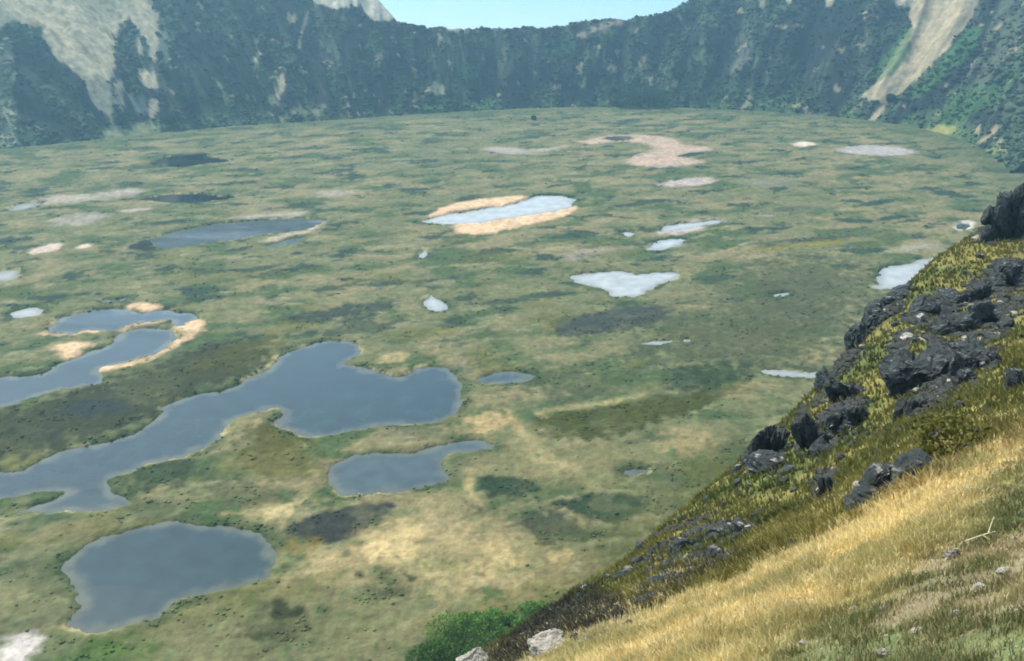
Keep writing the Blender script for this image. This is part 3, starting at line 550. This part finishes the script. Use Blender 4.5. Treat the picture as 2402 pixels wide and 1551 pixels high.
SMALL = [(1849,1104,42,20),(1726,1104,26,16),(1729,1133,18,22),(1755,1141,20,12),(1833,1130,24,14),(1973,1071,20,18),(1997,1042,24,20),(1736,1240,20,32),(1778,1208,34,14),(1678,1247,42,22),(1854,1277,28,18),(1712,1300,24,16),(1745,1297,18,18),
 (1607,1273,24,16),(1634,1287,20,20),(1779,1206,26,12),(1502,1282,22,32),(1467,1304,17,18),(1496,1318,26,30),(1534,1294,30,16),(1543,1256,20,18),(1461,1347,44,20),(1426,1353,26,16),(1373,1379,22,18),(1545,1364,56,18),(1517,1408,50,20),(1500,1390,30,16),
 (1640,1225,20,12),(1600,1215,22,14),(1700,1180,18,12),(1660,1170,22,12),(1820,1180,22,12),(1880,1180,24,12),(1900,1220,20,10),(1560,1330,24,14),(1610,1350,26,14),(1580,1310,18,10),(2030,1020,18,14),(2060,1060,20,12),(2110,1010,18,12),(2160,1000,22,14),(2250,950,24,16),(2330,860,26,18),(2310,960,22,16),(1850,1050,18,14),(1860,1150,16,10),(1960,1010,20,14),
 (2100,760,18,12),(2120,740,14,12),(2150,800,20,12),(2320,790,24,20),(2360,760,30,22),(2300,600,16,12),(2260,640,14,10),(1330,1400,18,14),(1300,1430,22,14),(1350,1430,20,14),(1270,1450,20,14),(1400,1420,24,14),(1240,1475,20,14),(1440,1440,24,14),(1380,1460,22,16),(1310,1475,22,14),(1210,1510,24,14),(1180,1530,22,14),(1250,1500,20,14),(1470,1465,26,12),(1350,1495,24,14)]
def zone(px, py):
    if px < 1480 and py > 1365: return 'small dark boulder bedded in the dark scree low on the spur', 'boulders in the dark scree'
    if px < 1640: return 'small dark boulder in straw coloured grass above the scree', 'boulders above the scree'
    if py < 870: return 'small dark boulder among the highest ledges of the spur', 'boulders among the highest ledges'
    if px > 1950: return 'small dark boulder in grass near the biggest rock face', 'boulders near the biggest rock face'
    return 'small dark boulder in olive grass between the scree and the blocky outcrops', 'boulders in the olive grass'
for i, (px, py, w_, h_) in enumerate(SMALL):
    rock('boulder', px, py, w_, h_, *zone(px, py)[:1], 300 + i, tilt=-0.4, n=2 if w_ < 25 else 3, cat='boulder', group=zone(px, py)[1])
PALE = [(1282,1512,66,50,'pale grey ridged rock at the foot of the straw bank'),(1106,1554,66,44,'cream white rock above the green bushes'),(1440,1323,16,9,'white stone on the lower edge of the spur'),(1927,866,8,16,'tiny white stone on the spur edge'),(2158,748,16,18,'white lichen stone under the dark oval boulder'),(2126,792,26,14,'white stones above the biggest rock face'),
 (1887,1311,24,13,'pale flat stone in the straw with a shadow beside it'),(2003,1429,18,12,'cream stone in thin turf below the straw bank'),(1884,1509,20,11,'cream stone at the lower edge of the turf'),(2070,1531,28,20,'tan stone in worn turf'),(2300,1382,36,20,'flat tan stone beside a green grass tuft'),(2233,1300,26,24,'blue grey stone under a green tuft'),(2072,1425,18,12,'small tan stone near the dark hollow'),
 (1229,1488,13,9,'small white stone on dark scree'),(1425,1478,22,9,'pale stones at the top of dark scree'),(1503,1464,18,14,'grey stone at the edge of the straw'),(1320,1409,9,8,'tiny pale stone on the edge of the scree'),(2150,1480,22,14,'brown stone in worn turf'),(2350,1340,26,16,'grey stone near the dead branch'),(2240,1440,22,12,'tan chip of stone in green turf'),(2052,1112,36,13,'long pale lichen stone along the top of the near ledge'),(2012,1142,22,20,'pale lichen stone at the lower end of the near ledge'),(2118,1106,24,14,'pale lichen stone at the upper end of the near ledge')]
for i, (px, py, w_, h_, lab) in enumerate(PALE):
    rock('stone', px, py, w_, h_, lab, 500 + i, m=M_PALE, n=4 if w_ > 40 else 3, cat='stone', tilt=-0.3, sink=0.2)
# loose scree (nobody could count it)
N = 90000
phs = rng.uniform(R(-6), R(33), N); rs_ = np.exp(rng.uniform(np.log(4), np.log(230), N))
zz, cs = hill_full(phs, rs_); xx, yy = rs_ * np.sin(phs), rs_ * np.cos(phs); ppx, ppy = project(xx, yy, zz)
scr = np.maximum(sm(16, -16, sdf(polyp([(1180, 1500), (1260, 1400), (1370, 1370), (1450, 1400), (1490, 1440), (1420, 1500), (1330, 1510), (1240, 1570), (1080, 1570)], 1), ppx, ppy, 60.)), 0)
bed = bedrock(xx, yy, ppx, ppy)
prob = scr * 0.9 + bed * 0.8 + 0.05 * (rs_ > cs[1][0]) * sm(0.1, 0.5, fbm(xx, yy, 9, 3, 700)) + 0.10 * (rs_ < cs[1][0]) * sm(1550, 2000, ppx) * sm(0.1, .4, fbm(xx, yy, 2.5, 2, 710))
k = (rng.random(N) < prob) & (ppy < 1620) & (ppx < 2500) & (rs_ < cs[3][0])
P = np.stack((xx, yy, zz), 1)[k]; sz = rng.uniform(.0016, .0042, k.sum()) * rs_[k]; sz = np.where(rs_[k] < 19, sz * 0.7, sz) * (1 + 1.3 * bed[k] * rng.random(k.sum()))
V, F, ix = scatter_blobs(P, sz, 0.6, 5)
tn = mix(np.tile(srgb(54, 57, 54), (len(P), 1)), srgb(132, 128, 112), (rng.random(len(P)) < np.where(rs_[k] < 19, .6, .04)).astype(float))
tag(mesh('scree', V, F, M_HILL, tn[ix], False), 'loose dark stones strewn over the spur', 'scree', kind='stuff')

# ------------------------------------------------------------------ leafy bushes and far trees
def leaf_cloud(n, g, rad, leaf, lump=0.3):
    d = g.normal(size=(n, 3)); d /= np.linalg.norm(d, axis=1)[:, None]
    cl = g.normal(size=(14, 3)); cl /= np.linalg.norm(cl, axis=1)[:, None]
    b = (d @ cl.T).max(1); rr_ = g.uniform(0.45, 1, n) ** 0.6 * (1 - lump + lump * 2 * sm(0.6, 0.98, b))
    C = d * rr_[:, None] * rad
    u = g.normal(size=(n, 3)); u /= np.linalg.norm(u, axis=1)[:, None]; v = np.cross(u, g.normal(size=(n, 3))); v /= np.linalg.norm(v, axis=1)[:, None]
    s = leaf * g.uniform(.6, 1.3, n)[:, None]
    V = np.stack((C - u * s, C + v * s * .5, C + u * s, C - v * s * .5), 1).reshape(-1, 3)
    return V, np.arange(4 * n).reshape(-1, 4), b
def tube(pts, rads, seg=6):
    V = []; pts = np.array(pts, float)
    for i, (p, r) in enumerate(zip(pts, rads)):
        d = pts[min(i + 1, len(pts) - 1)] - pts[max(i - 1, 0)]; d /= np.linalg.norm(d) + 1e-9
        u = np.cross(d, (0.31, 0.9, 0.2)); u /= np.linalg.norm(u); v = np.cross(d, u)
        for k in range(seg): V.append(p + r * (math.cos(k * 2 * math.pi / seg) * u + math.sin(k * 2 * math.pi / seg) * v))
    F = [[i * seg + k, i * seg + (k + 1) % seg, (i + 1) * seg + (k + 1) % seg, (i + 1) * seg + k] for i in range(len(pts) - 1) for k in range(seg)]
    return np.array(V), np.array(F)
def bush(name, P, rad, h, label, cat, seed, c1, c2, n=900, leaf=0.35, group=None, trunk=0.3):
    g = np.random.default_rng(seed)
    e = bpy.data.objects.new(name, None); COL.objects.link(e); e.location = P; tag(e, label, cat, group)
    V, F, b = leaf_cloud(n, g, np.array((rad, rad, h * 0.5)), leaf); V[:, 2] += h * (0.5 + trunk * .3)
    col = mix(np.tile(np.array(c1), (n, 1)), c2, g.uniform(0, 1, n)); col = np.repeat(col, 4, 0)
    o = mesh('crown', V, F, M_LEAF, col, False); o.parent = e
    VV = []; FF = []; bi = 0
    for q in range(4):
        a_ = q * 1.6 + g.uniform(0, 1); tip = np.array((math.cos(a_) * rad * .5, math.sin(a_) * rad * .5, h * 0.7))
        V, F = tube([(0, 0, -0.4), tip * 0.4 + np.array((0, 0, .1 * h)), tip], [h * .035 + .03, h * .022 + .02, .02]); VV.append(V); FF.append(F + bi); bi += len(V)
    V = np.concatenate(VV); o = mesh('trunk', V, np.concatenate(FF), M_BARK, np.tile(srgb(90, 78, 62), (len(V), 1))); o.parent = e
    return e
def marsh_z(x, y):
    p = math.atan2(x, y); r = math.hypot(x, y); z, _ = hill_full(np.array([p]), np.array([r])); return max(float(z[0]), 0.5)
G1, G2 = srgb(58, 104, 40), srgb(118, 156, 66)
spots = [(1010,1528,60),(1045,1490,62),(1090,1470,58),(1140,1480,60),(1185,1490,50),(1075,1520,64),(1130,1530,66),(985,1550,50),(1175,1525,50),(1040,1551,60),(1225,1470,44),(1100,1560,60),(1200,1448,46),(1245,1440,40),(1160,1452,48),(1265,1425,32),(1115,1448,40)]
for i, (px, py, w_) in enumerate(spots):
    g_ = ground(px, py + 10, 0.8); d = np.linalg.norm(g_ - EYE); rad = w_ * d / FPX / 2 * (0.75, 1.25, 0.95, 1.1)[i % 4]
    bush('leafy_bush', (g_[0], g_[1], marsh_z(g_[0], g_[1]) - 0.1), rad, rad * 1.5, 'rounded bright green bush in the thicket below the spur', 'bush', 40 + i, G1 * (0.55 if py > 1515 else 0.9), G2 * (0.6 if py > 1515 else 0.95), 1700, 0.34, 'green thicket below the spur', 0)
P, t = on_hill(2222, 1078)
bush('grassy_shrub', P - np.array((0, 0, .1)), 0.75, 0.9, 'dark green twiggy shrub at the upper edge of the straw bank', 'shrub', 77, srgb(62, 72, 34), srgb(110, 104, 44), 900, 0.07)
def wall_at(px, py):
    d = ray(px, py); i = np.argmin((PXW - px) ** 2 + (PYW - py) ** 2 + 1e6 * ~vis); return np.array((XW[i], YW[i], ZW[i]))
D1, D2 = srgb(26, 54, 44), srgb(48, 86, 56)
for i, (px, py, w_, h_, lab) in enumerate([(1462,248,56,26,'low dark tree at one end of the grove at the wall foot'),(1500,247,64,34,'broadest dark tree in the grove at the wall foot'),(1540,246,54,28,'dark tree at the other end of the grove at the wall foot'),(436,250,26,28,'lone dark round tree on the far wall'),(402,282,32,18,'dark tree just above the far shore'),(1252,282,9,8,'single small bush standing on the far marsh'),(1322,118,46,34,'green tree high on the far wall below the rim'),(2090,236,16,14,'dark bush beside the foot of the long scree slide')]):
    P = wall_at(px, py) if i != 5 else ground(px, py, 0.8); sc = np.linalg.norm(P - EYE) / FPX
    bush('far_tree', P, w_ * sc / 2, h_ * sc, lab, 'tree', 140 + i, D1, D2 if i not in (6,) else srgb(66, 116, 74), 1500, 1.3)
# scrub on the crater wall: one mass
N = 60000
tt_ = rng.uniform(-1.3, 1.3, N); ss_ = rng.uniform(1, 1, N) * rng.uniform(0, 1, N) ** 0.9 * 300
ok = ss_ < rimH(tt_) / SLOPE + 6; tt_, ss_ = tt_[ok], ss_[ok]
ii = np.clip(np.round((tt_ + 1.3) / 2.6 * (nt_ - 1)).astype(int), 0, nt_ - 1) * ns + np.clip(np.searchsorted(sw, ss_), 0, ns - 1)
ok = (barew[ii] < 0.4 * rng.random(len(ii)) + 0.03) & keepw[ii] & (PXW[ii] > -300) & (PXW[ii] < 2750) & (PYW[ii] > -260); ii = ii[ok]
dens = sm(-0.5, 0.35, n1[ii] + 0.5 * n2[ii] + 0.2) * 0.9 + 0.1; ii = ii[rng.random(len(ii)) < dens][:24000]
P = np.stack((XW, YW, ZW), 1)[ii] + np.stack((rng.uniform(-1.5, 1.5, len(ii)), rng.uniform(-1.5, 1.5, len(ii)), np.full(len(ii), 0.3)), 1)
sz = np.clip(np.exp(rng.normal(0.35, 0.5, len(ii))), .5, 4.5) * (1 + 0.3 * n2[ii])
V, F, ix = scatter_blobs(P, sz, 0.75, 9)
tn = cw[ii] * rng.uniform(0.6, 1.35, len(ii))[:, None]
tag(mesh('scrub', V, F, M_SCRUB, tn[ix], True), 'low dark scrub covering the crater wall', 'scrub', kind='stuff')

# ------------------------------------------------------------------ grass
def blades(P, H, Wd, lean, col, seed):
    g = np.random.default_rng(seed); n = len(P); a = g.uniform(0, 6.28, n); u = np.stack((np.cos(a), np.sin(a), np.zeros(n)), 1)
    b = g.uniform(0, 6.28, n); L = np.stack((np.cos(b), np.sin(b), np.zeros(n)), 1) * g.uniform(.1, .8, n)[:, None] + lean
    up = np.array((0, 0, 1.0)); w_ = (Wd / 2)[:, None] * u
    mid = P + (up * 0.6 + L * 0.22) * H[:, None]; tip = P + (up * 0.92 + L * 0.75) * H[:, None]
    V = np.stack((P - w_, P + w_, mid - w_ * .7, mid + w_ * .7, tip), 1).reshape(-1, 3); i = np.arange(n)[:, None] * 5
    F = np.stack((i + [[0, 1, 3]], i + [[0, 3, 2]], i + [[2, 3, 4]]), 1).reshape(-1, 3)
    return V, F, np.repeat(col, 5, 0)
N = 480000
phs = rng.uniform(R(-8), R(42), N); rs_ = np.sqrt(rng.uniform(3.5 ** 0.8, 27 ** 0.8, N) ** (2 / 0.8))
zz, cs = hill_full(phs, rs_); xx, yy = rs_ * np.sin(phs), rs_ * np.cos(phs); ppx, ppy = project(xx, yy, zz)
b = fbm(xx, yy, 3.5, 4, 611); tuft = fbm(xx, yy, 0.5, 2, 720)
d = sdf(polyp([(1750, 1600), (1800, 1500), (2050, 1380), (2160, 1280), (2260, 1200), (2420, 1010), (2600, 1000), (2700, 1700), (1700, 1700)], 1), ppx, ppy, 120.0)
turf = sm(60, -60, d + 70 * b)
edge = sm(0.12, -0.12, (rs_ - cs[1][0]) / cs[1][0] + 0.12 * b)
k = (ppy < 1680) & (ppx < 3000) & (ppx > 1150) & (rng.random(N) < (0.25 + 0.75 * sm(-0.2, 0.3, tuft)) * (0.25 + 0.75 * edge) * (1 - 0.25 * turf))
k = np.where(k)[0][:210000]
P = np.stack((xx, yy, zz - 0.02), 1)[k]; r_ = rs_[k]
col = mix(np.tile(srgb(236, 216, 160), (len(k), 1)), srgb(192, 178, 122), rng.random(len(k)))
col = mix(col, srgb(150, 144, 88), 0.6 * sm(0.05, 0.45, b[k] + 0.3 * tuft[k]))
grn = np.clip(turf[k] * sm(-0.25, 0.35, b[k] + 0.5 * tuft[k]) + 0.10, 0, 1) * (rng.random(len(k)) < 0.8)
col = mix(col, srgb(112, 128, 78), 0.8 * grn); col *= rng.uniform(.8, 1.28, len(k))[:, None] * (1 - 0.4 * turf[k])[:, None]
H = rng.uniform(.07, .22, len(k)) * (1 - 0.45 * turf[k]) * (1 + 0.3 * tuft[k]); Wd = 0.0012 * r_ * rng.uniform(.6, 1.2, len(k)) + 0.003
V, F, C = blades(P, H, Wd, np.array((-0.25, 0.05, 0)), col, 3)
tag(mesh('grass', V, F, M_GRASS, C, False), 'dry straw and green grass on the near bank', 'grass', kind='stuff')
# the same grass right round the viewpoint
N = 40000
phs = rng.uniform(R(-33), R(60), N); rs_ = rng.uniform(0.9, 7.0, N); zz, cs = hill_full(phs, rs_); P = np.stack((rs_ * np.sin(phs), rs_ * np.cos(phs), zz - 0.02), 1)
t_ = fbm(P[:, 0], P[:, 1], 0.5, 2, 720); q = (rng.random(N) < 0.3 + 0.7 * sm(-0.2, 0.3, t_)) & (np.abs(phs) > -1); P = P[q]
col = mix(np.tile(srgb(200, 182, 132), (len(P), 1)), srgb(112, 128, 78), rng.random(len(P)) * sm(-0.2, 0.4, fbm(P[:, 0], P[:, 1], 1.5, 3, 611))) * 0.75
V, F, C = blades(P, rng.uniform(.06, .18, len(P)), rng.uniform(.003, .008, len(P)), np.array((-0.25, 0.05, 0)), col, 8)
tag(mesh('grass', V, F, M_GRASS, C, False), 'short mixed grass on the rim beside the viewpoint', 'grass', kind='stuff')
# coarser tussocks over the rest of the spur
N = 160000
phs = rng.uniform(R(-6), R(34), N); rs_ = np.exp(rng.uniform(np.log(17), np.log(240), N))
zz, cs = hill_full(phs, rs_); xx, yy = rs_ * np.sin(phs), rs_ * np.cos(phs); ppx, ppy = project(xx, yy, zz)
cc = hillcol(xx, yy, rs_, cs, ppx, ppy)
k = np.where((ppy < 1620) & (ppx < 2520) & (rs_ < cs[3][0] * 1.03) & (rs_ > cs[1][0] * 0.9) & (rng.random(N) > 0.85 * bedrock(xx, yy, ppx, ppy)) & (rng.random(N) < 0.25 + 0.75 * sm(-0.2, 0.3, fbm(xx, yy, 1.8, 3, 740))))[0][:70000]
P = np.stack((xx, yy, zz - 0.03), 1)[k]
V, F, C = blades(P, rng.uniform(.2, .5, len(k)) * (0.7 + rs_[k] / 160), 0.0022 * rs_[k] * rng.uniform(.6, 1.3, len(k)), np.array((-0.35, 0.1, 0)), cc[k] * rng.uniform(.9, 1.6, len(k))[:, None], 4)
tag(mesh('tussock_grass', V, F, M_GRASS, C, False), 'olive tussock grass on the rocky spur', 'grass', kind='stuff')
# dead branch lying in the turf
P, t = on_hill(2310, 1275)
s = t / FPX
V1, F1 = tube([(-0.28, 0, .05), (0, .1, .10), (.22, .2, .09)], [.006, .01, .005]); V2, F2 = tube([(0, .1, .10), (.14, -.1, .05), (.2, -.3, .03)], [.009, .007, .003]); V3, F3 = tube([(0.1, .15, .1), (.3, .45, .2)], [.006, .003])
Vb = np.concatenate((V1, V2, V3)) * np.array((.75, .75, .5)); e = mesh('dead_branch', Vb, np.concatenate((F1, F2 + len(V1), F3 + len(V1) + len(V2))), M_BARK, np.tile(srgb(206, 190, 150), (len(Vb), 1))); e.location = P
tag(e, 'bleached forked dead branch lying in the turf', 'branch')

# ------------------------------------------------------------------ haze
hz = bpy.data.materials.new('haze_air'); hz.use_nodes = True; t = hz.node_tree
t.nodes.remove(t.nodes['Principled BSDF']); pv = t.nodes.new('ShaderNodeVolumePrincipled')
pv.inputs['Color'].default_value = (0.42, 0.82, 1.0, 1); pv.inputs['Density'].default_value = 0.00016; pv.inputs['Anisotropy'].default_value = 0.35
t.links.new(pv.outputs[0], t.nodes['Material Output'].inputs['Volume'])
x0, y0, z0, z1 = 45000, 45000, -120, 290
V = [(sx_ * x0, sy_ * y0 + 700, z) for z in (z0, z1) for sx_, sy_ in ((-1, -1), (1, -1), (1, 1), (-1, 1))]
F = [(3, 2, 1, 0), (4, 5, 6, 7), (0, 1, 5, 4), (1, 2, 6, 5), (2, 3, 7, 6), (3, 0, 4, 7)]
tag(mesh('haze', V, F, hz, None, False), 'pale blue air haze over the crater', 'haze', kind='stuff')
